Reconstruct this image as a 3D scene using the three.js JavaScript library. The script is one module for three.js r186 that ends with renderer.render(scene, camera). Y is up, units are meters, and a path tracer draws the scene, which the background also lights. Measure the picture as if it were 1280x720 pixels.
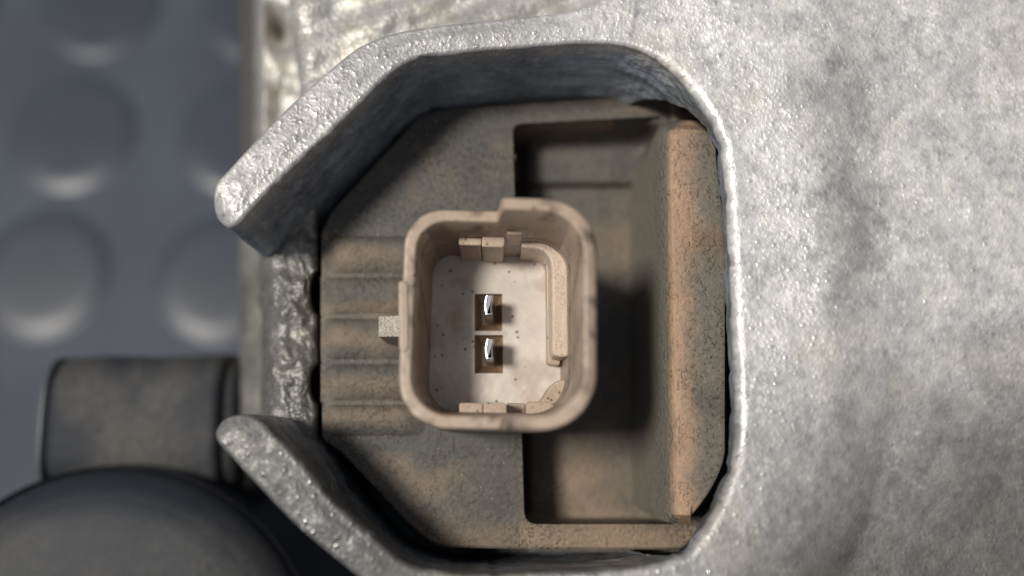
import * as THREE from 'three';
import { mergeGeometries, mergeVertices, toCreasedNormals } from 'three/addons/utils/BufferGeometryUtils.js';

// ---------------------------------------------------------------- camera, sky, sun, exposure
const W = 1280, H = 720, FPX = 1045, VX = 617, VY = 540, CAMY = 68;      // pixels of the photograph; straight down lies at (VX, VY)
const MM = 0.001;
const scene = new THREE.Scene();
const camera = new THREE.PerspectiveCamera(2 * Math.atan(H / 2 / FPX) * 180 / Math.PI, W / H, 0.004, 5);
camera.position.set(0, CAMY * MM, 0);
camera.quaternion.setFromUnitVectors(new THREE.Vector3(VX - W / 2, H / 2 - VY, -FPX).normalize(), new THREE.Vector3(0, -1, 0));
camera.focus = 0.0625;
camera.userData.fStop = 10.5;
camera.updateMatrixWorld(true);

{ // a bright, thinly clouded sky
  const w = 64, h = 32, d = new Float32Array(w * h * 4);
  for (let j = 0; j < h; j++) for (let i = 0; i < w; i++) {
    const y = Math.sin(((j + 0.5) / h - 0.5) * Math.PI), t = Math.max(0, y), k = (j * w + i) * 4;
    const az = ((i + 0.5) / w - 0.5) * 2 * Math.PI, b = 0.215 + 0.06 * t - 0.075 * Math.cos(az) * Math.sqrt(1 - t * t);   // brighter on the sun's side
    d[k] = b * (0.90 - 0.02 * t); d[k + 1] = b * 0.98; d[k + 2] = b * (1.10 + 0.04 * t); d[k + 3] = 1;
  }
  const sky = new THREE.DataTexture(d, w, h, THREE.RGBAFormat, THREE.FloatType);
  sky.mapping = THREE.EquirectangularReflectionMapping; sky.magFilter = THREE.LinearFilter; sky.needsUpdate = true;
  scene.background = sky; scene.environment = sky;
}
const sun = new THREE.DirectionalLight(new THREE.Color(1, 0.955, 0.88), 3.35);
sun.name = 'sun';
{
  const el = 63 * Math.PI / 180, side = 0.14;
  sun.position.set(-Math.cos(el), Math.sin(el), -Math.cos(el) * side).multiplyScalar(0.4);
}
sun.castShadow = true; sun.shadow.radius = 20;
Object.assign(sun.shadow.camera, { left: -0.15, right: 0.15, top: 0.15, bottom: -0.15, near: 0.01, far: 1 });
sun.shadow.mapSize.set(2048, 2048);
scene.add(sun, sun.target);
const renderer = new THREE.WebGLRenderer();
renderer.toneMapping = THREE.LinearToneMapping;
renderer.toneMappingExposure = 0.97;
renderer.shadowMap.enabled = true;

// ---------------------------------------------------------------- small tools
const DIR = new THREE.Vector3();
/** The point of the plane y (millimetres) that shows at a pixel of the photograph, in metres. */
function P(px, py, y) {
  DIR.set(px - W / 2, H / 2 - py, -FPX).applyQuaternion(camera.quaternion);
  const t = (y - CAMY) / DIR.y;
  return new THREE.Vector3(DIR.x * t * MM, y * MM, DIR.z * t * MM);
}
/** The other way: pixel of a point given in metres. */
const INV = camera.quaternion.clone().invert(), TMP = new THREE.Vector3();
function pix(x, y, z) {
  TMP.set(x, y - CAMY * MM, z).applyQuaternion(INV);
  return [W / 2 - TMP.x / TMP.z * FPX, H / 2 + TMP.y / TMP.z * FPX];
}
let seedState = 7;
const rnd = () => { seedState = (seedState * 1664525 + 1013904223) >>> 0; return seedState / 4294967296; };
const clamp = (x, a = 0, b = 1) => Math.min(b, Math.max(a, x)), mix = (a, b, t) => a + (b - a) * t;
const smooth = (a, b, x) => { const t = clamp((x - a) / (b - a)); return t * t * (3 - 2 * t); };
const hash = (x, y, s) => { let h = Math.imul(x, 374761393) ^ Math.imul(y, 668265263) ^ Math.imul(s, 1442695041); h = Math.imul(h ^ (h >>> 13), 1274126177); h ^= h >>> 16; return (h >>> 0) / 4294967296; };
/** Value noise in millimetres divided by the cell size. */
function vn(x, y, s) {
  const xi = Math.floor(x), yi = Math.floor(y); let fx = x - xi, fy = y - yi;
  fx = fx * fx * (3 - 2 * fx); fy = fy * fy * (3 - 2 * fy);
  const a = hash(xi, yi, s), b = hash(xi + 1, yi, s), c = hash(xi, yi + 1, s), d = hash(xi + 1, yi + 1, s);
  return a + (b - a) * fx + (c - a) * fy + (a - b - c + d) * fx * fy;
}
function fbm(x, y, cell, oct, s) { let v = 0, a = 0.5, t = 0; for (let i = 0; i < oct; i++) { v += a * vn(x / cell + i * 17.3, y / cell - i * 9.1, s + i); t += a; a *= 0.55; cell *= 0.47; } return v / t; }
/** Distance to the nearest scattered point, in cells. */
function worley(x, y, s) {
  const xi = Math.floor(x), yi = Math.floor(y); let m = 9;
  for (let j = -1; j <= 1; j++) for (let i = -1; i <= 1; i++) {
    const dx = xi + i + hash(xi + i, yi + j, s) - x, dy = yi + j + hash(xi + i, yi + j, s + 5) - y, d = dx * dx + dy * dy; if (d < m) m = d;
  }
  return Math.sqrt(m);
}
/** A texture of a size in millimetres whose lower left corner lies at (ox, oy) of uv space; f(u mm, v mm) gives linear colour or a height. */
function tex(n, size, ox, oy, f, color) {
  const d = new Uint8Array(n * n * 4);
  for (let j = 0; j < n; j++) for (let i = 0; i < n; i++) {
    const c = f(ox + (i + 0.5) / n * size, oy + (j + 0.5) / n * size), k = (j * n + i) * 4;
    if (color) for (let q = 0; q < 3; q++) { const x = clamp(c[q]); d[k + q] = 255 * (x <= 0.0031308 ? x * 12.92 : 1.055 * Math.pow(x, 1 / 2.4) - 0.055); }
    else d[k] = d[k + 1] = d[k + 2] = 255 * clamp(c);
    d[k + 3] = 255;
  }
  const t = new THREE.DataTexture(d, n, n);
  t.magFilter = THREE.LinearFilter; t.minFilter = THREE.LinearMipmapLinearFilter; t.generateMipmaps = true;
  t.wrapS = t.wrapT = THREE.MirroredRepeatWrapping;
  if (color) t.colorSpace = THREE.SRGBColorSpace;
  t.repeat.set(1000 / size, 1000 / size); t.offset.set(-ox / size, -oy / size); t.needsUpdate = true;
  return t;
}
const taken = new Map();
function numbered(name) { const n = taken.get(name) ?? 0; taken.set(name, n + 1); return n ? name + '_' + String(n).padStart(3, '0') : name; }
function mesh(name, geo, mat, parent, label) {
  const m = new THREE.Mesh(geo, mat); m.name = numbered(name); m.castShadow = m.receiveShadow = true;
  if (label) m.userData.label = label;
  parent.add(m); return m;
}
function thing(name, label, category, at = new THREE.Vector3()) {
  const g = new THREE.Group(); g.name = numbered(name); g.position.copy(at); g.userData = { label, category }; scene.add(g); return g;
}
/** A surface over rows of points; uv(point, row, column) in metres, by default the plan. */
function grid(rows, uv, closed = false) {
  const nr = rows.length, nc = rows[0].length, p = [], t = [], ix = [];
  for (let r = 0; r < nr; r++) for (let c = 0; c < nc; c++) { const q = rows[r][c]; p.push(q.x, q.y, q.z); const w = uv ? uv(q, r, c) : [q.x, -q.z]; t.push(w[0], w[1]); }
  for (let r = 0; r < nr - 1; r++) for (let c = 0; c < nc - 1 + (closed ? 1 : 0); c++) {
    const a = r * nc + c, b = r * nc + (c + 1) % nc, d = a + nc, e = b + nc; ix.push(a, b, d, b, e, d);
  }
  const g = new THREE.BufferGeometry();
  g.setAttribute('position', new THREE.Float32BufferAttribute(p, 3)); g.setAttribute('uv', new THREE.Float32BufferAttribute(t, 2)); g.setIndex(ix);
  g.computeVertexNormals(); return g;
}
/** Rounds the corners of an outline of [x, z] (mm); r is one radius or one per corner. */
function rounded(pts, r, n = 6) {
  const out = [], N = pts.length;
  for (let i = 0; i < N; i++) {
    const a = pts[(i + N - 1) % N], b = pts[i], c = pts[(i + 1) % N], R = Array.isArray(r) ? r[i] : r;
    const la = Math.hypot(a[0] - b[0], a[1] - b[1]), lc = Math.hypot(c[0] - b[0], c[1] - b[1]), ka = Math.min(R, la * 0.49) / la, kc = Math.min(R, lc * 0.49) / lc;
    if (R < 1e-4) { out.push(b); continue; }
    for (let k = 0; k <= n; k++) {
      const t = k / n, q = [0, 1].map((d) => (1 - t) * (1 - t) * (b[d] + (a[d] - b[d]) * ka) + 2 * t * (1 - t) * b[d] + t * t * (b[d] + (c[d] - b[d]) * kc));
      out.push(q);
    }
  }
  return out;
}
const plan = (list, y) => list.map(([px, py]) => { const p = P(px, py, y); return [p.x / MM, p.z / MM]; });   // outline seen at pixels -> mm in plan
/** A solid with an outline in plan (mm) from y0 up to y1 (mm), its upper edge rounded by bevel. */
function solid(outline, y0, y1, bevel = 0.15, holes = [], crease = 0.7) {
  const toV = (l) => l.map(([x, z]) => new THREE.Vector2(x, -z));
  const s = new THREE.Shape(toV(outline));
  for (const h of holes) s.holes.push(new THREE.Path(toV(h)));
  const g = new THREE.ExtrudeGeometry(s, { depth: y1 - y0 - 2 * bevel, bevelEnabled: bevel > 0, bevelSize: bevel, bevelThickness: bevel, bevelOffset: -bevel, bevelSegments: 3, curveSegments: 4 });
  g.translate(0, 0, y0 + bevel); g.rotateX(-Math.PI / 2); g.scale(MM, MM, MM);
  const uv = g.attributes.uv; for (let i = 0; i < uv.count; i++) uv.setXY(i, uv.getX(i) * MM, uv.getY(i) * MM);
  return toCreasedNormals(g, crease);
}
const rect = (x0, x1, z0, z1) => [[x0, z0], [x1, z0], [x1, z1], [x0, z1]];
const pxRect = (x0, y0, x1, y1, y) => plan([[x0, y0], [x1, y0], [x1, y1], [x0, y1]], y);
/** An open smooth curve through pixel pairs, sampled n times. */
function curve(pts, n) { const c = new THREE.CatmullRomCurve3(pts, false, 'centripetal'); return Array.from({ length: n }, (_, i) => c.getPoint(i / (n - 1))); }

// ---------------------------------------------------------------- materials
// rough cast aluminium, mapped in plan
const castHeight = (u, v) => {
  const wx = 0.6 * (fbm(u, v, 0.9, 2, 31) - 0.5), wy = 0.6 * (fbm(u, v, 0.9, 2, 37) - 0.5), size = smooth(0.3, 0.7, fbm(u, v, 4, 2, 45));
  const c = 1 - Math.min(1, worley((u + wx) / 0.52, (v + wy) / 0.75, 3)), f = 1 - Math.min(1, worley((u + wx) / 0.3, (v - wy) / 0.36, 11));
  return 0.46 * fbm(u, v * 0.8, 1.3, 5, 41) + mix(0.05, 0.15, size) * c + mix(0.20, 0.10, size) * f + 0.26 * fbm(u, v, 0.17, 2, 8) - 0.22 * smooth(0.16, 0.05, worley(u / 1.3, v / 1.3, 47));
};
const aluBump = tex(2048, 60, -20, -16, castHeight, false);
const aluColor = tex(2048, 60, -20, -16, (u, v) => {
  const [px, py] = pix(u * MM, 9.5 * MM, -v * MM);
  const n = fbm(u, v, 0.55, 3, 51), mid = fbm(u, v * 0.75, 1.9, 3, 57), big = fbm(u, v, 6, 3, 61), pit = smooth(0.26, 0.06, worley(u / 1.1, v / 1.1, 71)) * smooth(0.5, 0.75, fbm(u, v, 4, 3, 72)), glint = smooth(0.42, 0.1, worley(u / 0.6, v / 0.6, 77)) * smooth(0.48, 0.8, fbm(u, v, 1.6, 3, 78));
  let k = 0.63 + 0.36 * (n - 0.5) + 0.30 * (mid - 0.5) + 0.10 * (big - 0.5) - 0.12 * pit + 0.22 * glint;
  // smudges of oil and dirt, a tone darker downwards, and a sheen painted near the opening
  const w = 42 * (fbm(u, v, 3.2, 4, 81) - 0.5), w2 = 70 * (fbm(u, v, 5, 3, 85) - 0.5);
  const smudge = Math.exp(-(((px - 1062 + w) / 44) ** 2) - ((py - 250 + w2) / 210) ** 2) * 0.42 + Math.exp(-(((px - 985 + w) / 80) ** 2) - ((py - 110 + w) / 60) ** 2) * 0.16;
  const grime = smooth(0, 1, (px * 0.62 + py - 1180 + 1.6 * w2) / 300) * 0.6;
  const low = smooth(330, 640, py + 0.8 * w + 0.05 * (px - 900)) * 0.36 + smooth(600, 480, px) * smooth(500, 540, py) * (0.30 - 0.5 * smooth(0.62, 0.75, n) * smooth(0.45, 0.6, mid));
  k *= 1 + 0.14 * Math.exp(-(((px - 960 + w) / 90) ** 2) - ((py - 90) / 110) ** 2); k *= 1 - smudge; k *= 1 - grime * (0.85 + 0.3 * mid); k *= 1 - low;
  const warm = clamp(0.5 * grime + 0.5 * smooth(0.55, 0.75, big) + 0.3 * smooth(0.6, 0.8, mid));
  return [k * mix(1.0, 1.05, warm), k * 0.975, k * mix(0.955, 0.84, warm)];
}, true);
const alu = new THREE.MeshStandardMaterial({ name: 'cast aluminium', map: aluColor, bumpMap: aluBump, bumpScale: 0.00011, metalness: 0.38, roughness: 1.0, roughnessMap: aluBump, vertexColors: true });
const aluFine = new THREE.MeshStandardMaterial({ name: 'sparkling cast aluminium', map: tex(768, 24, 0, 0, (u, v) => {
  const n = fbm(u, v, 1.2, 4, 151), y = smooth(0.55, 0.75, fbm(u, v, 2.2, 3, 155)), g = smooth(0.72, 0.9, vn(u / 0.16, v / 0.16, 158)), k = 0.46 + 0.35 * (n - 0.5) + 0.25 * g;
  return [k * 1.02, k * mix(0.99, 0.96, y), k * mix(0.92, 0.83, y)];
}, true), bumpMap: tex(768, 24, 0, 0, (u, v) => { const w = fbm(u, v, 1.1, 3, 161) * 1.6; return 0.5 * Math.abs(Math.sin((u * 1.2 + v * 0.9 + w * 3) * 3.1)) * fbm(u, v, 2, 2, 171) + 0.5 * fbm(u, v, 0.5, 3, 175); }, false), bumpScale: 0.00011, metalness: 0.5, roughness: 0.5 });
const aluMid = aluFine.clone(); aluMid.name = 'stained cast aluminium'; aluMid.color.setRGB(0.4, 0.4, 0.4);  // darker copy of the fine casting, the upper arm's shade painted in
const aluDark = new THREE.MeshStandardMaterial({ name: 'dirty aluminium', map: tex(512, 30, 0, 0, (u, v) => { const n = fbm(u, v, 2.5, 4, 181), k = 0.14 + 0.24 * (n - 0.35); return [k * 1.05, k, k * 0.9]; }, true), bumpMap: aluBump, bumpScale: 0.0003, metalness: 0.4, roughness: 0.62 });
const shaded = new THREE.MeshStandardMaterial({ name: 'oily dark metal', color: new THREE.Color(0.04, 0.038, 0.036), roughness: 0.6, bumpMap: aluBump, bumpScale: 0.0003 });  // near-black colour stands in for shade deep in the housing

// dusty brown plastic of the connector body, mapped in plan
const bodyColor = tex(1536, 40, -18, -12, (u, v) => {
  const [px, py] = pix(u * MM, 0, -v * MM), w = 70 * (fbm(u, v, 2.6, 4, 201) - 0.5);
  let dust = 0.06 + 0.5 * (fbm(u, v, 2.4, 4, 211) - 0.5);
  const stripe = (y0, s) => Math.exp(-(((py + 0.3 * w - y0) / s) ** 2));
  if (px < 637 + (py - 130) * 0.025) dust += 0.40 * (stripe(322, 15) + stripe(388, 8) + stripe(425, 14) + stripe(480, 12) + stripe(520, 16)) * smooth(560, 470, px) + 0.4 * stripe(675, 22) + 0.45 * Math.exp(-(((px - 520 + w) / 60) ** 2) - ((py - 590 + w) / 26) ** 2) - 0.5 * stripe(552, 14) - 0.35 * stripe(140, 22);  // subtracted stripes darken a band by the upper edge and one below the swells
  else dust += 0.05 + 0.75 * stripe(676, 20) + 0.75 * Math.exp(-(((px - 740 + w) / 55) ** 2) - ((py - 610 + 0.4 * w) / 55) ** 2) + 0.35 * Math.exp(-(((px - 770 + w) / 60) ** 2) - ((py - 300 + 0.4 * w) / 46) ** 2);
  dust += 0.35 * smooth(760, 830, px) * stripe(130, 16);
  const grain = fbm(u, v, 0.16, 2, 221), spot = smooth(0.32, 0.14, worley(u / 0.4, v / 0.4, 231)) * smooth(0.45, 0.75, fbm(u, v, 2.6, 3, 233) + 0.28 * Math.exp(-(((px - 560) / 80) ** 2) - ((py - 220) / 60) ** 2)), fleck = smooth(0.93, 0.99, vn(u / 0.14, v / 0.14, 237));
  dust = clamp(dust);
  let c = [mix(0.084, 0.275, dust), mix(0.078, 0.200, dust), mix(0.069, 0.135, dust)];
  const k = (0.78 + 0.44 * grain) * (1 - 0.55 * spot);
  c = c.map((x) => x * k + 0.10 * fleck); return c;
}, true);
const grainBump = tex(1024, 20, 0, 0, (u, v) => 0.55 * fbm(u, v, 0.28, 3, 241) + 0.45 * fbm(u, v, 1.2, 2, 251) - 0.55 * smooth(0.60, 0.74, fbm(u, v, 0.34, 3, 261)) * smooth(0.35, 0.6, fbm(u, v, 1.8, 2, 265)), false);
const body = new THREE.MeshStandardMaterial({ name: 'dusty brown plastic', map: bodyColor, bumpMap: grainBump, bumpScale: 0.00011, roughness: 0.68 });
const blockColor = tex(1024, 40, -18, -12, (u, v) => {
  const [px, py] = pix(u * MM, 7 * MM, -v * MM), w = 26 * (fbm(u, v, 1.6, 4, 301) - 0.5);
  const orange = clamp(smooth(884, 848, px + w) * (0.70 + 0.6 * (fbm(u, v, 3, 3, 305) - 0.5)) + 0.5 * Math.exp(-(((px - 875) / 22) ** 2) - ((py - 300 + w) / 20) ** 2)) * smooth(822, 840, px + 0.2 * w);
  const mud = 0.65 * Math.exp(-(((px - 878) / 24) ** 2) - ((py - 303 + w) / 18) ** 2) + 0.5 * Math.exp(-(((px - 885 + w) / 22) ** 2) - ((py - 500 + w) / 22) ** 2) + 0.75 * smooth(158, 128, py + w) + 0.7 * smooth(0.30, 0.08, worley(u / 0.55, v / 0.55, 311)) * smooth(0.42, 0.62, fbm(u, v, 2, 3, 313)) * smooth(845, 870, px);
  const k = (0.8 + 0.4 * fbm(u, v, 0.15, 2, 321)) * (1 - 0.6 * clamp(mud));
  return [mix(0.165, 0.45, orange) * k, mix(0.144, 0.282, orange) * k, mix(0.116, 0.17, orange) * k];
}, true);
const block = new THREE.MeshStandardMaterial({ name: 'tan dusted plastic', map: blockColor, bumpMap: grainBump, bumpScale: 0.00016, roughness: 0.7 });

// beige plastic of the shroud
const beigeColor = tex(1024, 20, -10, -4, (u, v) => {
  const n = fbm(u, v, 2.2, 4, 401), f = fbm(u, v, 0.3, 3, 405), spot = smooth(0.16, 0.08, worley(u / 0.8, v / 0.8, 411)) * smooth(0.5, 0.7, vn(u / 1.3, v / 1.3, 413));
  const k = (0.9 + 0.3 * (n - 0.5) + 0.16 * (f - 0.5)) * (1 - 0.72 * spot);
  return [0.475 * k, mix(0.345, 0.37, n) * k, mix(0.245, 0.285, n) * k];
}, true);
const beige = new THREE.MeshPhysicalMaterial({ name: 'beige plastic', map: beigeColor, bumpMap: grainBump, bumpScale: 0.00003, roughness: 0.46, clearcoat: 0.15, clearcoatRoughness: 0.3 });
const rimBeige = beige.clone(); rimBeige.name = 'beige plastic, browner inside'; rimBeige.vertexColors = true;  // vertex colours carry dirt and the shade painted inside
const worn = beige.clone(); worn.name = 'worn speckled beige plastic';
worn.map = tex(512, 20, -10, -4, (u, v) => { const sp = smooth(0.34, 0.2, worley(u / 0.24, v / 0.24, 441)) * smooth(0.35, 0.6, vn(u / 0.7, v / 0.7, 443)), k = (1 - 0.28 * sp) * (0.95 + 0.2 * (fbm(u, v, 1, 3, 445) - 0.5)); return [0.6 * k, 0.47 * k, 0.37 * k]; }, true);
const floorColor = tex(768, 16, -8, 0, (u, v) => {
  const n = fbm(u, v, 1.6, 4, 421), stain = smooth(0.5, 0.72, fbm(u, v, 2.4, 3, 423)), spot = smooth(0.14, 0.07, worley(u / 1.1, v / 1.1, 427)) * smooth(0.52, 0.7, vn(u / 1.1, v / 1.1, 429));
  const k = (0.98 + 0.25 * (n - 0.5)) * (1 - 0.7 * spot) * (1 - 0.16 * stain);
  const [px, py] = pix(u * MM, 3 * MM, -v * MM), q = 14 * (fbm(u, v, 0.8, 3, 433) - 0.5), brown = 0.8 * Math.exp(-(((px - 572 + q) / 13) ** 2) - ((py - 400 + q) / 26) ** 2) + 0.4 * smooth(545, 525, px + q);
  return [mix(0.63, 0.44, brown) * k, mix(mix(0.57, 0.53, stain), 0.30, brown) * k, mix(mix(0.505, 0.455, stain), 0.19, brown) * k];
}, true);
const socketFloor = new THREE.MeshPhysicalMaterial({ name: 'pale beige plastic', map: floorColor, bumpMap: tex(384, 16, 0, 0, (u, v) => fbm(u, v, 1.5, 3, 431), false), bumpScale: 0.00012, roughness: 0.34 });
const well = new THREE.MeshStandardMaterial({ name: 'brown plastic', color: new THREE.Color(0.25, 0.165, 0.10), roughness: 0.5, bumpMap: grainBump, bumpScale: 0.00004 });
const steel = new THREE.MeshStandardMaterial({ name: 'tinned metal', color: new THREE.Color(0.46, 0.46, 0.49), metalness: 1, roughness: 0.3 });

// black rubber
const rubberBump = tex(512, 20, 0, 0, (u, v) => 0.6 * fbm(u, v, 0.35, 3, 501) + 0.4 * fbm(u, v, 3, 2, 503), false);
const dusty = (name, base, dustK, s) => new THREE.MeshPhysicalMaterial({ name, roughness: 0.62, specularIntensity: 0.5, bumpMap: rubberBump, bumpScale: 0.0001, map: tex(512, 30, 0, 0, (u, v) => {
  const d = clamp(dustK * smooth(0.3, 0.75, fbm(u, v, 9, 4, s)) * (0.2 + 1.3 * fbm(u, v, 0.4, 3, s + 3))), f = smooth(0.93, 0.99, vn(u / 0.3, v / 0.3, s + 6)) * 0.12 * dustK;
  return [base * 0.94 + 0.10 * d + f, base * 1.06 + 0.088 * d + f, base * 1.36 + 0.066 * d + f];
}, true) });
const bootMat = dusty('dusty black rubber', 0.022, 0.55, 511), capMat = dusty('smooth black rubber', 0.021, 0.25, 521), blackMat = dusty('black plastic', 0.012, 0.3, 531);
capMat.roughness = 0.55; capMat.bumpScale = 0.00003;
const matMat = new THREE.MeshPhysicalMaterial({ specularIntensity: 0.4, name: 'grey rubber', roughness: 0.62, map: tex(512, 120, 0, 0, (u, v) => { const k = 0.066 + 0.04 * (fbm(u, v, 16, 3, 541) - 0.5); return [k * 0.9, k * 1.02, k * 1.3]; }, true) });

const studMat = matMat.clone(); studMat.name = 'grey rubber stud'; studMat.color.setRGB(0.78, 0.77, 0.77); studMat.roughness = 0.34; studMat.specularIntensity = 0.5;

// ---------------------------------------------------------------- floor: a rubber mat with round studs
const FLOOR = -85;
{
  const g = new THREE.PlaneGeometry(1.6, 1.6); g.rotateX(-Math.PI / 2);
  const uv = g.attributes.uv, p = g.attributes.position; for (let i = 0; i < uv.count; i++) uv.setXY(i, p.getX(i), -p.getZ(i));
  const floor = mesh('floor', g, matMat, scene); floor.userData = { kind: 'structure', label: 'grey rubber floor mat with round studs, out of focus' };
  floor.position.copy(P(150, 300, FLOOR)); floor.rotation.x = -0.12; floor.rotation.z = 0.03; floor.updateMatrixWorld(true);   // the part lies on it a little askew
  const toFloor = floor.matrixWorld.clone().invert();
  const F = (px, py) => { const o = camera.position.clone().applyMatrix4(toFloor), q = P(px, py, FLOOR).applyMatrix4(toFloor).sub(o); return o.addScaledVector(q, -o.y / q.y); };
  const R = 12.6, prof = [];
  for (const [r, y] of [[0, 0.62], [0.5, 0.615], [0.7, 0.59], [0.82, 0.49], [0.9, 0.3], [0.96, 0.11], [1, 0.02]]) prof.push(new THREE.Vector2(r * R * MM, y * MM));
  prof.reverse();
  const sg = new THREE.LatheGeometry(prof, 40);
  const su = sg.attributes.uv, sp = sg.attributes.position; for (let i = 0; i < su.count; i++) su.setXY(i, sp.getX(i), sp.getZ(i));
  const o = F(92, 166), a = F(305, 169).sub(o), b = F(55, 342).sub(o);
  for (let i = -2; i <= 3; i++) for (let j = -2; j <= 4; j++) {
    const c = o.clone().addScaledVector(a, i).addScaledVector(b, j), w = c.clone().applyMatrix4(floor.matrixWorld), [px, py] = pix(w.x, w.y, w.z);
    if (px < -90 || px > 470 || py < -90 || py > 425) continue;
    const s = mesh('stud', sg, studMat, floor); s.position.copy(c);
  }
}

// ---------------------------------------------------------------- cast aluminium housing
const housing = thing('aluminium_housing', 'rough grey cast aluminium housing with two arms round the brown connector', 'housing');
{
  // inner edge and outer edge of the upper face, tip of the upper arm -> plate -> tip of the lower arm
  const pairs = [
    [304, 273, 275, 223], [350, 224, 320, 174], [400, 177, 366, 128], [450, 129, 413, 86], [490, 90, 450, 57], [522, 73, 490, 41], [562, 66, 545, 31], [650, 59, 640, 21], [740, 53, 725, 9],
    [785, 57, 800, -30], [820, 71, 900, -90], [850, 96, 1050, -130], [882, 136, 1430, -150], [902, 180, 1440, 60], [909, 240, 1440, 190], [913, 320, 1440, 310], [917, 400, 1440, 410], [921, 480, 1440, 520],
    [921, 545, 1440, 640], [911, 598, 1440, 880], [889, 648, 1160, 880], [858, 688, 950, 860], [820, 706, 820, 830], [760, 714, 740, 800], [640, 718, 620, 785], [560, 716, 530, 775], [512, 706, 478, 745],
    [460, 665, 423, 703], [411, 617, 368, 656], [374, 574, 320, 606], [332, 531, 274, 556],
  ];
  const TOP = 9.5, n = 520;
  const I = curve(pairs.map((q) => P(q[0], q[1], TOP)), n), O = curve(pairs.map((q) => P(q[2], q[3], TOP)), n);
  // rounded tips
  const tip = (i, o, next) => {
    const out = o.clone().add(i).sub(next).multiplyScalar(0.5), mid = i.clone().add(o).multiplyScalar(0.5), half = i.clone().sub(o).multiplyScalar(0.5), len = half.length();
    const dir = mid.clone().sub(next).normalize(), L = [];
    for (let k = 1; k <= 10; k++) { const t = k / 10 * Math.PI / 2 * 0.97; L.push([mid.clone().addScaledVector(dir, len * 1.0 * Math.sin(t)).addScaledVector(half, Math.cos(t)), mid.clone().addScaledVector(dir, len * 1.0 * Math.sin(t)).addScaledVector(half, -Math.cos(t)), Math.sin(t)]); }
    return L;
  };
  const nextMid = I[4].clone().add(O[4]).multiplyScalar(0.5), lastMid = I[n - 5].clone().add(O[n - 5]).multiplyScalar(0.5);
  const rowsIO = [...tip(I[0], O[0], nextMid).reverse(), ...I.map((p, k) => [p, O[k], 0]), ...tip(I[n - 1], O[n - 1], lastMid)];
  const edgeDist = (x, z) => { let m = 1e9; for (let q = 0; q < n; q += 2) { const dx = I[q].x / MM - x, dz = I[q].z / MM - z, e = dx * dx + dz * dz; if (e < m) m = e; } return Math.sqrt(m); };
  const rows = [], uvs = [], tint = [];   // tint: arm tone, with bluish shade painted down the inside of the wall
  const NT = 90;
  rowsIO.forEach(([i, o, tipK], k) => {
    const across = o.clone().sub(i), width = across.length() / MM, d = across.clone().normalize(), row = [], uv = [], [ipx0, ipy0] = pix(i.x, i.y, i.z);
    const right0 = smooth(780, 880, ipx0), rad = Math.min(mix(0.36, 0.75, right0), width * 0.2), topY = TOP - 0.7 * tipK * tipK;
    // cast edges wander a little
    const wob = (1 - 0.6 * right0) * 0.22 * (fbm(k * 0.05, 3, 0.7, 4, 601) - 0.5) + 0.05 * (vn(k * 0.6, 7, 603) - 0.5) + 0.16 * smooth(0.72, 0.95, vn(k * 0.17, 9, 605));
    const arm = ipx0 < 780 ? (ipy0 < 400 ? mix(0.64, 1, smooth(620, 780, ipx0)) : mix(0.54, 1, smooth(560, 780, ipx0))) : 1;
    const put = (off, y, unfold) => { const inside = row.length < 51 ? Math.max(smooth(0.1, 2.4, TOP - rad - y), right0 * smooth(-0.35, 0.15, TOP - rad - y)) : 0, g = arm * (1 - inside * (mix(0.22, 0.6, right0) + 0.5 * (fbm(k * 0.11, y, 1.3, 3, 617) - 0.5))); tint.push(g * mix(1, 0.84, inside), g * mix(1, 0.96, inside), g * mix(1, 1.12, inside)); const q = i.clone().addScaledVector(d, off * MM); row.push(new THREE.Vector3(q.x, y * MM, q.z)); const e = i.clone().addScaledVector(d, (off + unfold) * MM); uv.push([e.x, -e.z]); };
    const [ipx, ipy] = pix(i.x, i.y, i.z), thin = ipy < 400 ? smooth(700, 900, ipx) : smooth(790, 850, ipx) * smooth(716, 704, ipy), Y0 = mix(-11, topY - 1.7, thin);   // a wall round the left, an overhanging lip on the right
    put(Math.min(8 * thin + 0.5, Math.max(0.5, width - 1.2)), Y0 - 6 * thin, -8); put(0.3, Y0, -6);
    for (let s = 0; s < 42; s++) { const t = s / 42, y = mix(Y0 + 0.02, topY - rad, t), depth = topY - rad - y; put(wob + (-0.02 + 0.10 * smooth(540, 690, ipy0)) * depth + 0.34 * (fbm(k * 0.09, y * 0.9, 1, 3, 611) - 0.5) + 0.16 * smooth(0, 1, depth) * (fbm(k * 0.32, y * 2.6, 1, 3, 613) - 0.5), y, -depth - 0.6 * rad); }
    for (let s = 0; s <= 6; s++) { const t = s / 6 * Math.PI / 2; put(wob * (1 - s / 6) + rad * (1 - Math.cos(t)), topY - rad + rad * Math.sin(t), 0); }
    const a0 = rad, a1 = width - rad;
    for (let s = 1; s < NT; s++) {
      const t = Math.pow(s / NT, width > 6 ? 1.25 : 1), off = mix(a0, a1, t), q = i.clone().addScaledVector(d, off * MM), x = q.x / MM, z = q.z / MM;
      // the plate swells a little from the opening and falls away towards the lower right
      const dist = edgeDist(x, z), far = clamp((dist - 1.2) / 10);
      const in_ = smooth(0, 0.7, Math.min(off - a0, a1 - off));
      let y = topY + in_ * (0.35 * (fbm(x, z, 3.4, 3, 621) - 0.5) * (0.35 + 0.65 * far) + 0.05 * (fbm(x, z, 0.8, 2, 631) - 0.5));
      const [px, py] = pix(q.x, q.y, q.z);
      const lip = smooth(0.4, 5, dist), fall = far * lip * smooth(420, 900, px * 0.42 + py * 0.9 - 240); y -= 3.2 * fall * fall;
      y += 0.4 * smooth(1.2, 7, dist) - far * lip * 0.06 * Math.max(0, z + 6);
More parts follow.
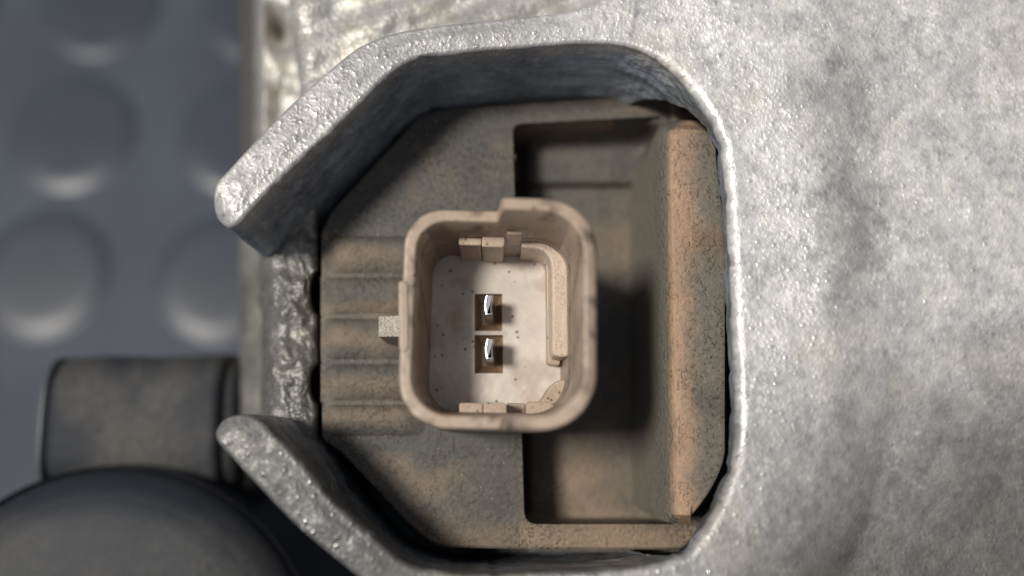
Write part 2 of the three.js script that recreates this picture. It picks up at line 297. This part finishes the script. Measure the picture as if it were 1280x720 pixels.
      if (width < 6) y += 0.12 * Math.sin(Math.PI * (off - a0) / (a1 - a0)) ** 2;
      put(off, y, 0);
    }
    const endY = row[row.length - 1].y / MM;
    for (let s = 0; s <= 5; s++) { const t = s / 5 * Math.PI / 2; put(a1 + rad * Math.sin(t), endY - rad + rad * Math.cos(t), 0); }
    for (let s = 1; s <= 8; s++) { const t = s / 8, y = mix(endY - rad, -6, t); put(width + 0.02 * (endY - rad - y) + 0.2 * (fbm(k * 0.09, y * 0.8, 1, 3, 641) - 0.5), y, endY - rad - y); }
    rows.push(row); uvs.push(uv);
  });
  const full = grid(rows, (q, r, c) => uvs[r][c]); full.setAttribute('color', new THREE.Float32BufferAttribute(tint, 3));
  // one casting, read as plate and two arms: the same vertices and normals, cut where arm and plate meet
  const nc = rows[0].length, cutAt = [rowsIO.findIndex(([i]) => pix(i.x, i.y, i.z)[0] > 770), 0];
  for (let r = rows.length - 1; r > 0; r--) if (pix(rowsIO[r][0].x, rowsIO[r][0].y, rowsIO[r][0].z)[0] > 800) { cutAt[1] = r; break; }
  const take = (r0, r1) => {
    const g = new THREE.BufferGeometry(), nv = (r1 - r0 + 1) * nc;
    for (const [name, k] of [['position', 3], ['normal', 3], ['uv', 2], ['color', 3]]) g.setAttribute(name, new THREE.BufferAttribute(full.attributes[name].array.slice(r0 * nc * k, r0 * nc * k + nv * k), k));
    const ix = []; for (let r = 0; r < r1 - r0; r++) for (let c = 0; c < nc - 1; c++) { const a = r * nc + c; ix.push(a, a + 1, a + nc, a + 1, a + nc + 1, a + nc); }
    g.setIndex(ix); return g;
  };
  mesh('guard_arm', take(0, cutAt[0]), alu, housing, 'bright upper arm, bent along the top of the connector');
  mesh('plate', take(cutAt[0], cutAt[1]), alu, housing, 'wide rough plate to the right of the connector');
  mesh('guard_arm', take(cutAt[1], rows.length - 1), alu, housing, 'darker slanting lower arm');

  // bottom of the opening, deep and dark
  mesh('recess_floor', solid(plan([[385, 240], [520, 90], [880, 70], [950, 300], [950, 600], [850, 730], [500, 730], [385, 600]], -11), -14, -11, 0.1), shaded, housing);

  // rim between the arms, left of the connector: lumpy, with two half-round notches
  const R = [];
  for (let r = 0; r <= 110; r++) {
    const py = mix(196, 566, r / 110), row = [];
    const notch = 10 * Math.max(0, 1 - ((py - 366) / 27) ** 2) ** 0.5 + 10 * Math.max(0, 1 - ((py - 480) / 24) ** 2) ** 0.5;
    const prof = [[398, -10], [398, -3], [397.5, -0.8], [394, -0.1], [386, 0.15], [376, 0.3], [366, 0.25], [356, 0.3], [346, 0.15], [338, -0.3], [332, -1.3], [328, -3], [326, -6], [325, -12]];
    const c = new THREE.CatmullRomCurve3(prof.map(([x, y]) => new THREE.Vector3(x, y, 0)), false, 'centripetal');
    for (let s = 0; s <= 46; s++) {
      const q = c.getPoint(s / 46), right = clamp((q.x - 385) / 12), lump = q.y > -5 ? 1 : 0.4;
      let x = q.x - notch * 0.0 * right + 5 * (fbm(py, s, 22, 3, 651) - 0.5) * (1 - right), y = q.y + lump * (1.5 * (fbm(q.x, py, 26, 4, 655) - 0.5) + 0.5 * Math.exp(-(((q.x - 362) / 22) ** 2) - ((py - 358) / 22) ** 2));
      if (q.x > 380) x -= (q.x - 380) / 18 * notch;
      row.push(P(x, py, y));
    }
    R.push(row);
  }
  mesh('rim_wall', grid(R), aluMid, housing);

  // lower ledge beside the rim and deep dark flange under it
  const ledge = [];
  for (let r = 0; r <= 40; r++) {
    const py = mix(250, 520, r / 40), row = [];
    for (const [x, y] of [[345, -9], [330, -9.5], [318, -10.2], [306, -11], [301, -13], [300, -24]]) row.push(P(x + 4 * (fbm(py, x, 40, 3, 661) - 0.5), py, y + 0.8 * (fbm(x, py, 20, 3, 665) - 0.5)));
    ledge.push(row);
  }
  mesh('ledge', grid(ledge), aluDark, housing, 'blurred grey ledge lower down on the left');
  mesh('flange', solid(rounded(plan([[296, -120], [420, -120], [420, 470], [300, 470]], -30), 1), -46, -30, 0.8), shaded, housing, 'flange deep below the left edge, shade put into its dark colour');

  // column behind the upper arm with a dark pocket in it
  const col = [];
  for (let r = 0; r <= 60; r++) {
    const py = mix(-90, 235, r / 60), row = [];
    for (let s = 0; s <= 34; s++) {
      const t = s / 34, px = mix(320, 385, t), hole = Math.exp(-(((px - 349 - (py - 40) * 0.35) / 15) ** 2) - ((py - 40) / 24) ** 2);
      const y = -9 - 9 * smooth(329, 321, px) - 5 * hole + 1.8 * (fbm(px, py, 30, 3, 671) - 0.5) - 1.2 * smooth(95, 130, py) * smooth(330, 350, px) + 0.8 * smooth(185, 205, py);
      row.push(P(px, py, y));
    }
    row.unshift(P(320, py, -40)); col.push(row);
  }
  mesh('column', grid(col), aluFine, housing, 'blurred pale column behind the upper arm with a dark hollow');
  // pale wrinkled casting above the arm
  const pale = [], AE = [[280, 220], [320, 174], [366, 128], [413, 86], [450, 57], [490, 41], [545, 31], [640, 21], [725, 9], [900, -60]];
  const armEdge = (x) => { for (let k = 1; k < AE.length; k++) if (x <= AE[k][0]) return mix(AE[k - 1][1], AE[k][1], clamp((x - AE[k - 1][0]) / (AE[k][0] - AE[k - 1][0]))); return -60; };
  for (let r = 0; r <= 60; r++) {
    const row = [], py = mix(-150, 230, r / 60);
    const left = py < 20 ? 359 + (py + 20) * 0.12 : py < 130 ? 364 + (py - 20) * 0.12 : 377;
    row.push(P(left - 1, py, -14));
    for (let s = 0; s <= 80; s++) {
      const px = mix(left, 840, Math.pow(s / 80, 1.2)), y = 2.0 + 1.3 * (fbm(px, py, 60, 4, 681) - 0.5) - 1.3 * Math.exp(-(px - left) / 6) + 0.25 * Math.sin(px * 0.05 + py * 0.11);
      row.push(P(px, Math.min(py, armEdge(px) + 14), y));
    }
    pale.push(row);
  }
  mesh('rear_wall', grid(pale), aluFine, housing, 'pale yellowish wrinkled casting above the upper arm');
}

// ---------------------------------------------------------------- connector
const connector = thing('connector', 'brown two-pin electrical connector with a beige shroud in the aluminium housing', 'connector');
{
  const outline = rounded(plan([[401, 291], [414, 264], [527, 142], [562, 135], [640, 130], [838, 117], [862, 122], [880, 660], [853, 688], [650, 687], [547, 684], [518, 662], [424, 563], [403, 549]], 0), [0.2, 0.4, 1.2, 0.6, 0.3, 0.2, 0.3, 0.3, 0.4, 0.3, 1.0, 0.7, 0.4, 0.2]);
  const pocket = rounded(plan([[637, 152], [828, 142], [846, 659], [652, 659]], 0), [1.1, 0.3, 0.3, 1.3]);
  mesh('base_plate', solid(outline, -10.9, 0, 0.22, [pocket]), body, connector);
  // pocket floor: a higher step at the top, the rest deeper, rising in a curve to the ridge on the right
  const pf = [];
  for (let r = 0; r <= 120; r++) {
    const py = mix(120, 690, r / 120), row = [];
    for (let s = 0; s <= 40; s++) {
      const px = mix(622, 850, s / 40);
      let y = mix(-5.4, -6.5, smooth(228, 238, py)) - 0.7 * smooth(240, 420, py) - 0.25 * Math.exp(-(((py - 233) / 3) ** 2)) * smooth(806, 796, px);
      y += 2.2 * smooth(640, 668, py) ** 2 + 2.0 * Math.max(0, (188 - py) / 25) ** 2 * (py < 188 ? 1 : 0);
      y += 3.5 * smooth(790, 842, px) ** 2 - 2.0 * smooth(665, 645, px);
      row.push(P(px, py, Math.min(y, -0.6)));
    }
    pf.push(row);
  }
  mesh('pocket_floor', grid(pf), body, connector);

  // ridge on the right: tall block with a sloping upper end
  {
    const L = [[-1, 105], [0, 150]], rows = [];
    for (let r = 0; r <= 90; r++) {
      const t = r / 90, py = mix(150, 655, t), top = 7.0 - 2.6 * smooth(168, 150, py) ** 1.5 - 1.6 * smooth(638, 656, py) ** 2;
      const left = mix(836, 846, t), right = py < 170 ? mix(893, 898, smooth(150, 170, py)) : py < 300 ? mix(898, 909, smooth(170, 300, py)) : py < 560 ? 910 : mix(910, 860, Math.pow((py - 560) / 94, 1.7));
      const a = P(left, py, top), b = P(right, py, top), row = [], w = (b.x - a.x) / MM;
      const put = (x, y, z) => row.push(new THREE.Vector3(x * MM, y * MM, z * MM));
      const ax = a.x / MM, az = a.z / MM, n = 22;
      for (let s = 0; s <= 8; s++) put(ax - 0.5 - 0.5 * (1 - s / 8) ** 2, mix(-9.5, top - 1.9, s / 8), az);
      for (let s = 1; s <= 10; s++) { const q = s / 10 * Math.PI / 2; put(ax - 0.5 + 1.5 * (1 - Math.cos(q)), top - 1.9 + 1.9 * Math.sin(q), az); }
      for (let s = 1; s < n; s++) { const f = s / n; put(ax + 1.0 + (w - 1.6) * f, top - 0.35 * f * f + 0.10 * (fbm(ax + w * f, az, 0.7, 3, 701) - 0.5) * 1, az); }
      for (let s = 0; s <= 4; s++) { const q = s / 4 * Math.PI / 2; put(ax + w - 0.6 + 0.6 * Math.sin(q), top - 0.95 + 0.6 * Math.cos(q), az); }
      put(ax + w, -9.5, az); rows.push(row);
    }
    // close both ends
    const end = (row) => row.map((p) => new THREE.Vector3(p.x, -9.5 * MM, p.z));
    rows.unshift(end(rows[0])); rows.push(end(rows[rows.length - 1]));
    mesh('ridge', toCreasedNormals(grid(rows, (q) => [q.x + (q.y - 0.007) * 0.9, -q.z]), 0.9), block, connector, 'tall ridge on the right covered with orange dust');
  }

  mesh('corner_block', solid(rounded(plan([[839, 112], [846, 103], [864, 102], [893, 140], [900, 190], [842, 190]], 1.2), [0.2, 0.3, 0.3, 0.3, 0.1, 0.1]), -9, 1.2, 0.25), block, connector);

  // shallow swells across the left part of the base
  const edges = [293, 345, 396, 453, 504, 548];
  for (let k = 0; k < 5; k++) {
    const rows = [];
    for (let r = 0; r <= 16; r++) {
      const t = r / 16, py = mix(edges[k] + 1, edges[k + 1] - 1, t), row = [];
      const h = -0.12 + 0.74 * Math.pow(Math.sin(Math.PI * Math.pow(clamp(t, 0, 1), 0.72)), 0.75);
      for (let s = 0; s <= 40; s++) { const px = mix(401 + (k === 0 ? 3 : k === 4 ? 2 : 0), 545, s / 40); row.push(P(px, py, -0.1 + (h + 0.1) * smooth(-0.01, 0.14, s / 40) * smooth(1, 0.7, s / 40) + 0.14 * (fbm(px, py, 22, 3, 711) - 0.5))); }
      rows.push(row);
    }
    mesh('swell', grid(rows), body, connector);
  }
  // fine mould seams and grit
  for (const [x0, y0, x1, y1] of [[637, 131, 637.5, 151], [651, 660, 651.5, 685]]) mesh('mould_seam', solid(plan([[x0 - 1.1, y0], [x0 + 1.1, y0], [x1 + 1.1, y1], [x1 - 1.1, y1]], 0), -0.1, 0.05, 0.02), body, connector);
  {
    const parts = [], base = new THREE.IcosahedronGeometry(1, 0);
    for (let k = 0; k < 520; k++) {
      let px, py;
      if (k % 3 === 0) { px = mix(405, 500, rnd()); py = edges[Math.floor(rnd() * 6)] + (rnd() - 0.5) * 10; } else { px = mix(410, 645, rnd()); py = k % 2 ? mix(145, 290, rnd()) : mix(552, 682, rnd()); }
      if (px < (py < 290 ? 420 + (264 - py) * 0.93 : py > 548 ? 412 + (py - 549) * 1.03 : 404) || py > 680) continue;
      if (px > 490 && py > 235 && py < 560) continue;
      const p = P(px, py, 0.02), r = mix(0.03, 0.085, rnd() ** 3) * MM, g = base.clone(); g.scale(r * (0.7 + rnd()), r * 0.7, r * (0.7 + rnd())); g.rotateY(rnd() * 6); g.translate(p.x, p.y, p.z); parts.push(g);
    }
    const grit = mesh('grit', mergeGeometries(parts), new THREE.MeshStandardMaterial({ name: 'sand grains', color: new THREE.Color(0.3, 0.26, 0.2), roughness: 0.7 }), connector); grit.userData.kind = 'stuff';
  }
  // shroud: rounded rectangular tube, its right half taller
  const SX0 = -6.43, SX1 = 6.44, SZ0 = -15.1, SZ1 = -0.15, TH = 0.9, LOW = 12, HIGH = 15.4, FL = 3;
  const ring = (inset, r) => {   // 240 points, clockwise from the middle of the top edge
    const x0 = SX0 + inset, x1 = SX1 - inset, z0 = SZ0 + inset, z1 = SZ1 - inset, rr = r.map((q) => Math.max(0.3, q - inset * 0.8));
    const out = [], arc = (cx, cz, R, a0) => { for (let k = 0; k <= 14; k++) { const a = a0 + k / 14 * Math.PI / 2; out.push([cx + R * Math.cos(a), cz + R * Math.sin(a)]); } };
    const line = (ax, az, bx, bz, n) => { for (let k = 1; k < n; k++) out.push([mix(ax, bx, k / n), mix(az, bz, k / n)]); };
    const mx = -0.12;
    out.push([mx, z0]); for (const e of [0.05, 0.1, 0.2, 0.3, 0.45, 0.6]) out.push([mx + e, z0]);
    line(mx + 0.6, z0, x1 - rr[1], z0, 8); arc(x1 - rr[1], z0 + rr[1], rr[1], -Math.PI / 2);
    line(x1, z0 + rr[1], x1, z1 - rr[2], 20); arc(x1 - rr[2], z1 - rr[2], rr[2], 0);
    line(x1 - rr[2], z1, 0.9, z1, 8); for (const e of [0.9, 0.75, 0.6, 0.45, 0.3, 0.2, 0.1, 0.05, 0]) out.push([e + 0.3, z1]);
    line(0.3, z1, x0 + rr[3], z1, 8); arc(x0 + rr[3], z1 - rr[3], rr[3], Math.PI / 2);
    line(x0, z1 - rr[3], x0, z0 + rr[0], 20); arc(x0 + rr[0], z0 + rr[0], rr[0], Math.PI);
    line(x0 + rr[0], z0, mx - 0.35, z0, 8); for (const e of [0.35, 0.25, 0.15, 0.08]) out.push([mx - e, z0]);
    return out;
  };
  const RAD = [2.7, 3.5, 3.6, 3.3], outer = ring(0, RAD), inner = ring(TH, RAD), N = outer.length;
  // height of the rim round the ring
  const rim = outer.map(([x, z]) => (z < -7 ? mix(LOW, HIGH, smooth(-0.12, 0.28, x)) : mix(LOW, HIGH, smooth(0.3, 1.0, x))));
  const rows = [];
  const tone = [], layer = (f, t = 1) => { tone.push(t); rows.push(outer.map((o, k) => { const [x, y, z] = f(o, inner[k], rim[k], k); return new THREE.Vector3(x * MM, y * MM, z * MM); })); };  // tone: shade painted down the inside wall, outside darker towards the base
  const lerp2 = (o, i, t) => [mix(o[0], i[0], t), mix(o[1], i[1], t)];
  const RR = 0.34;
  const nick = (k) => 0.09 * (fbm(k * 0.21, 1, 1, 3, 721) - 0.5);
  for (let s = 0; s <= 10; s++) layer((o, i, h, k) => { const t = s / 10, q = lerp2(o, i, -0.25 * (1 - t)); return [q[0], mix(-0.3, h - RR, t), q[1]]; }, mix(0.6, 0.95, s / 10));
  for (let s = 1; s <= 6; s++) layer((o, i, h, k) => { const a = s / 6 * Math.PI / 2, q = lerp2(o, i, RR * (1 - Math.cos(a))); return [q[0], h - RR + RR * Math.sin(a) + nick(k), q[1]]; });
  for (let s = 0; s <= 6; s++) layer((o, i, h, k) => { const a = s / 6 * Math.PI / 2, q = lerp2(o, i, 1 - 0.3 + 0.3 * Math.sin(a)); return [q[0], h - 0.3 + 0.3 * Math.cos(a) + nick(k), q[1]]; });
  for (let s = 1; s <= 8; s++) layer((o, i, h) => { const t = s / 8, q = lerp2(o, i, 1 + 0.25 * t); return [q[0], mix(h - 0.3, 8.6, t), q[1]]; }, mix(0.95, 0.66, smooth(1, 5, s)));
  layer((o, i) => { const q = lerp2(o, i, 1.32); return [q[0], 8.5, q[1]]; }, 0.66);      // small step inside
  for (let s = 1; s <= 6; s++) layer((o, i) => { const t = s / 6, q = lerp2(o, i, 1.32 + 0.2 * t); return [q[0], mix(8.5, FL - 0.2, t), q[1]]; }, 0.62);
  const seen = []; // close the ring
  for (const r of rows) r.push(r[0].clone());
  let len = [0]; for (let k = 1; k <= N; k++) len.push(len[k - 1] + Math.hypot(outer[k % N][0] - outer[k - 1][0], outer[k % N][1] - outer[k - 1][1]));
  const sg = grid(rows, (q, r, c) => [q.x + 0.5 * q.y, -q.z + 0.5 * q.y]);
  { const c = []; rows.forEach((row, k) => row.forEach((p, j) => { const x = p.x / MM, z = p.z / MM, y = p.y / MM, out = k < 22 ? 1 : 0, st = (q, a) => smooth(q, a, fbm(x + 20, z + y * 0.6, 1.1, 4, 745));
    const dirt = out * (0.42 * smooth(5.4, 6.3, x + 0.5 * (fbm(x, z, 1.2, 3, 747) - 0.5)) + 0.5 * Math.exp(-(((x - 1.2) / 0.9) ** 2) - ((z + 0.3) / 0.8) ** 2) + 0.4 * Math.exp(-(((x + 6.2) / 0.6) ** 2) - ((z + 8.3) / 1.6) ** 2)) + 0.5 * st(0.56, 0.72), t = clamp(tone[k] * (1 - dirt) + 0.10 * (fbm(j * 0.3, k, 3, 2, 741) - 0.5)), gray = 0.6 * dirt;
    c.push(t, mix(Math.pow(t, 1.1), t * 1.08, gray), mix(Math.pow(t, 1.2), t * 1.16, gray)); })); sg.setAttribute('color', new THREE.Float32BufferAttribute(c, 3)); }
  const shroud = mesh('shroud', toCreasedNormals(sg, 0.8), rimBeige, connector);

  // floor of the socket with two square wells
  const pz = (py, y) => P(617, py, y).z / MM, pxx = (px, y) => P(px, 540, y).x / MM;
  const inFloor = rounded(rect(SX0 + 1.0, SX1 - 1.0, SZ0 + 1.0, SZ1 - 1.0), [2, 2.6, 2.6, 2.4]);
  const w1 = pxRect(593, 367, 628, 414, FL), w2 = pxRect(593, 418.5, 629, 467, FL);
  const fl = mesh('socket_floor', solid(inFloor, FL - 0.9, FL, 0.02, [rounded(w1, 0.08, 2), rounded(w2, 0.08, 2)]), socketFloor, connector);
  for (const w of [w1, w2]) {
    const c = [(w[0][0] + w[2][0]) / 2, (w[0][1] + w[2][1]) / 2], q = (k, y, o = 0) => w.map(([x, z]) => new THREE.Vector3((c[0] + (x - c[0]) * k) * MM, y * MM, (c[1] + (z - c[1]) * k) * MM));
    const loop = (l) => [...l, l[0].clone()];
    mesh('pin_well', toCreasedNormals(grid([loop(q(0.995, FL - 0.12)), loop(q(0.98, FL - 0.5)), loop(q(0.55, FL - 1.4)), loop(q(0.02, FL - 1.45))]), 0.3), well, fl);
  }
  // terminals: flat blades with rounded ends, slightly bent in plan
  for (const [px, py] of [[610.5, 381], [611.5, 436]]) {
    const top = 6.6, c = P(px, py, top), cx = c.x / MM, cz = c.z / MM, o = [];
    for (let k = 0; k <= 10; k++) { const t = k / 10 * 2 - 1; o.push([cx - 0.36 + 0.16 * t * t, cz + 0.82 * t]); }
    for (let k = 10; k >= 0; k--) { const t = k / 10 * 2 - 1; o.push([cx + 0.38 + 0.10 * t * t - 0.12, cz + 0.78 * t]); }
    mesh('terminal_pin', solid(rounded(o, 0.06, 2), FL - 1.6, top, 0.15), steel, connector);
  }
  // keys on the inner wall
  const zt = SZ0 + 0.7, key = (name, o, y1, b = 0.12) => mesh(name, solid(o, FL - 0.1, y1, b), beige, shroud);
  const kx = (px, y) => pxx(px, y), kz = (py, y) => pz(py, y);
  key('key_block', rounded(rect(kx(566, 8.4), kx(596, 8.4), zt, kz(307, 8.4)), 0.17, 3), 8.35);
  key('key_block', rounded(rect(kx(596.5, 8.6), kx(626, 8.6), zt, kz(309, 8.6)), [0.17, 0.17, 0.3, 0.17], 3), 8.6);
  key('key_block', rounded(rect(kx(629, 10), kx(649, 10), zt, kz(293, 10)), 0.1, 3), 10.2, 0.08);
  // long rib on the right that turns the upper corner
  {
    const y = 7.6, o = [];
    const ri = [[652, 309], [668, 310], [680, 314], [687, 322], [689, 334], [689.5, 400], [690, 446]], ro = [[712, 446], [711, 400], [710, 330], [706, 312], [694, 298], [676, 291], [652, 290]];
    mesh('key_rib', solid(rounded(plan([...ri, ...ro], y), [0.1, 0.3, 0.5, 0.5, 0.3, 0, 0.55, 0.4, 0, 0.6, 0.8, 0.8, 0.4, 0.1], 4), FL - 0.1, y, 0.22), worn, shroud, 'long bright worn rib along the right side');
    mesh('key_rib', solid(rounded(plan([[676, 322], [683, 334], [684, 455], [700, 457], [702, 320]], 4.6), 0.25, 3), FL - 0.1, 4.6, 0.1), beige, shroud);
    mesh('key_rib', solid(rounded(plan([[670, 508], [680, 494], [688, 481], [700, 474], [712, 475], [713, 490], [705, 505], [690, 512]], 6), 0.45, 4), FL - 0.1, 6, 0.2), beige, shroud, 'short curved rib in the lower right corner');
  }
  const zb = SZ1 - 0.7;
  key('key_block', rounded(rect(kx(573, 8.2), kx(603, 8.2), kz(504, 8.2), zb), 0.17, 3), 8.2);
  key('key_block', rounded(rect(kx(603.5, 8.4), kx(633, 8.4), kz(503, 8.4), zb), [0.17, 0.3, 0.17, 0.17], 3), 8.4);
  key('key_block', rounded(rect(kx(633, 6), kx(656, 6), kz(503, 6), zb), 0.1, 3), 5.6);
  key('key_block', rounded(rect(kx(657, 8.4), kx(694, 8.4), kz(501, 8.4), zb), [0.3, 0.6, 0.17, 0.17], 3), 8.3);
  // thin rib laid along the outside of the left rim, and the small square tab beside it
  mesh('edge_rib', solid(rounded(plan([[498, 352], [505, 350], [510, 356], [511, 436], [505, 442], [499, 437]], 12.1), 0.22, 4), 2, 12.15, 0.16), beige, shroud);
  mesh('side_tab', solid(rounded(plan([[473, 395], [500, 394], [500, 421], [473, 421]], 6), 0.08, 2), -0.2, 6, 0.1), new THREE.MeshStandardMaterial({ name: 'speckled pale plastic', roughness: 0.6, bumpMap: grainBump, bumpScale: 0.0002, map: tex(128, 2, 0, 0, (u, v) => { const k = vn(u / 0.08, v / 0.08, 731) > 0.55 ? 0.46 : 0.33; return [k, k * 0.92, k * 0.78]; }, true) }), shroud, 'small pale speckled square tab on the left');
}

// ---------------------------------------------------------------- black rubber things at the lower left
{
  // dusty boot: a lying cylinder that runs in under the housing
  const a = P(95, 532, -22), b = P(300, 528, -22), axis = b.clone().sub(a), L = axis.length(), r = 6.9 * MM;
  const boot = thing('rubber_boot', 'dusty black rubber boot lying left of the aluminium arms', 'boot', a);
  const dir = axis.clone().normalize(), up = new THREE.Vector3(0, 1, 0), side = new THREE.Vector3().crossVectors(dir, up);
  const tube = (list, flat = 0) => {
    const rows = list.map(([t, k]) => { const row = []; for (let s = 0; s <= 48; s++) { const q = s / 48 * Math.PI * 2; let c = Math.cos(q), y = Math.sin(q); const m = 1 / Math.pow(Math.abs(c) ** 4 + Math.abs(y) ** 4, 1 / 4); const lump = 1 + 0.07 * (fbm(t * 9 + 3, Math.sin(q) * 2 + Math.cos(q), 1.3, 3, 801) - 0.5); row.push(dir.clone().multiplyScalar(L * t).addScaledVector(side, c * m * r * k * lump).addScaledVector(up, y * m * r * k * lump)); } return row; });
    return grid(rows, (q, rr, c) => [q.dot(dir), c / 48 * r * 6.5]);
  };
  mesh('sleeve', tube([[0.02, 0], [0.02, 0.85], [0.035, 0.96], [0.07, 1], [0.3, 1.01], [0.55, 1.0], [0.8, 1.02], [0.95, 1.03], [0.985, 1.01], [1, 0.93], [1, 0]]), bootMat, boot);
  mesh('collar', tube([[1.0, 0], [1.0, 0.88], [1.03, 0.95], [1.08, 0.95], [1.1, 0.8], [1.12, 0.8], [1.14, 0.9], [1.19, 0.9], [1.21, 0.78], [1.4, 0.78]]), blackMat, boot);
  const rimG = tube([[-0.028, 0.86], [-0.03, 0.97], [-0.01, 1.02], [0.012, 1.0], [0.012, 0.88]]);  // pale ring added to stand in for the rim highlight
  mesh('highlight_rim', rimG, new THREE.MeshStandardMaterial({ name: 'pale edge highlight', color: new THREE.Color(0.075, 0.08, 0.09), roughness: 0.4 }), boot, 'pale ring added as the highlight on the left end');

  // big round cap, upright
  const c = P(108, 872, -10), cap = thing('rubber_bushing', 'large smooth round black rubber bushing in the bottom left corner', 'bushing', c);
  const prof = [[0, 0.6], [8, 0.5], [13, 0.25], [15, 0.0], [15.6, -0.12], [15.9, -0.2], [16.5, -0.4], [17.6, -0.9], [18.7, -2], [19.3, -3.6], [19.6, -6], [19.6, -40], [0, -40]];
  const cg = new THREE.LatheGeometry(new THREE.SplineCurve(prof.slice(0, 12).reverse().map(([x, y]) => new THREE.Vector2(x * MM, y * MM))).getPoints(90), 96);
  const cu = cg.attributes.uv, cp = cg.attributes.position; for (let i = 0; i < cu.count; i++) cu.setXY(i, cp.getX(i), cp.getZ(i) + cp.getY(i));
  mesh('shell', cg, capMat, cap);

  // black cable that drops between cap and arm
  const pts = [P(306, 470, -20), P(304, 540, -19), P(303, 600, -20), P(312, 665, -24), P(345, 780, -34)];
  const cb = thing('cable', 'black cable running down between the rubber bushing and the lower arm', 'cable', pts[0]);
  mesh('sheath', new THREE.TubeGeometry(new THREE.CatmullRomCurve3(pts.map((p) => p.clone().sub(pts[0]))), 60, 2.3 * MM, 20), blackMat, cb);
}
renderer.render(scene, camera);
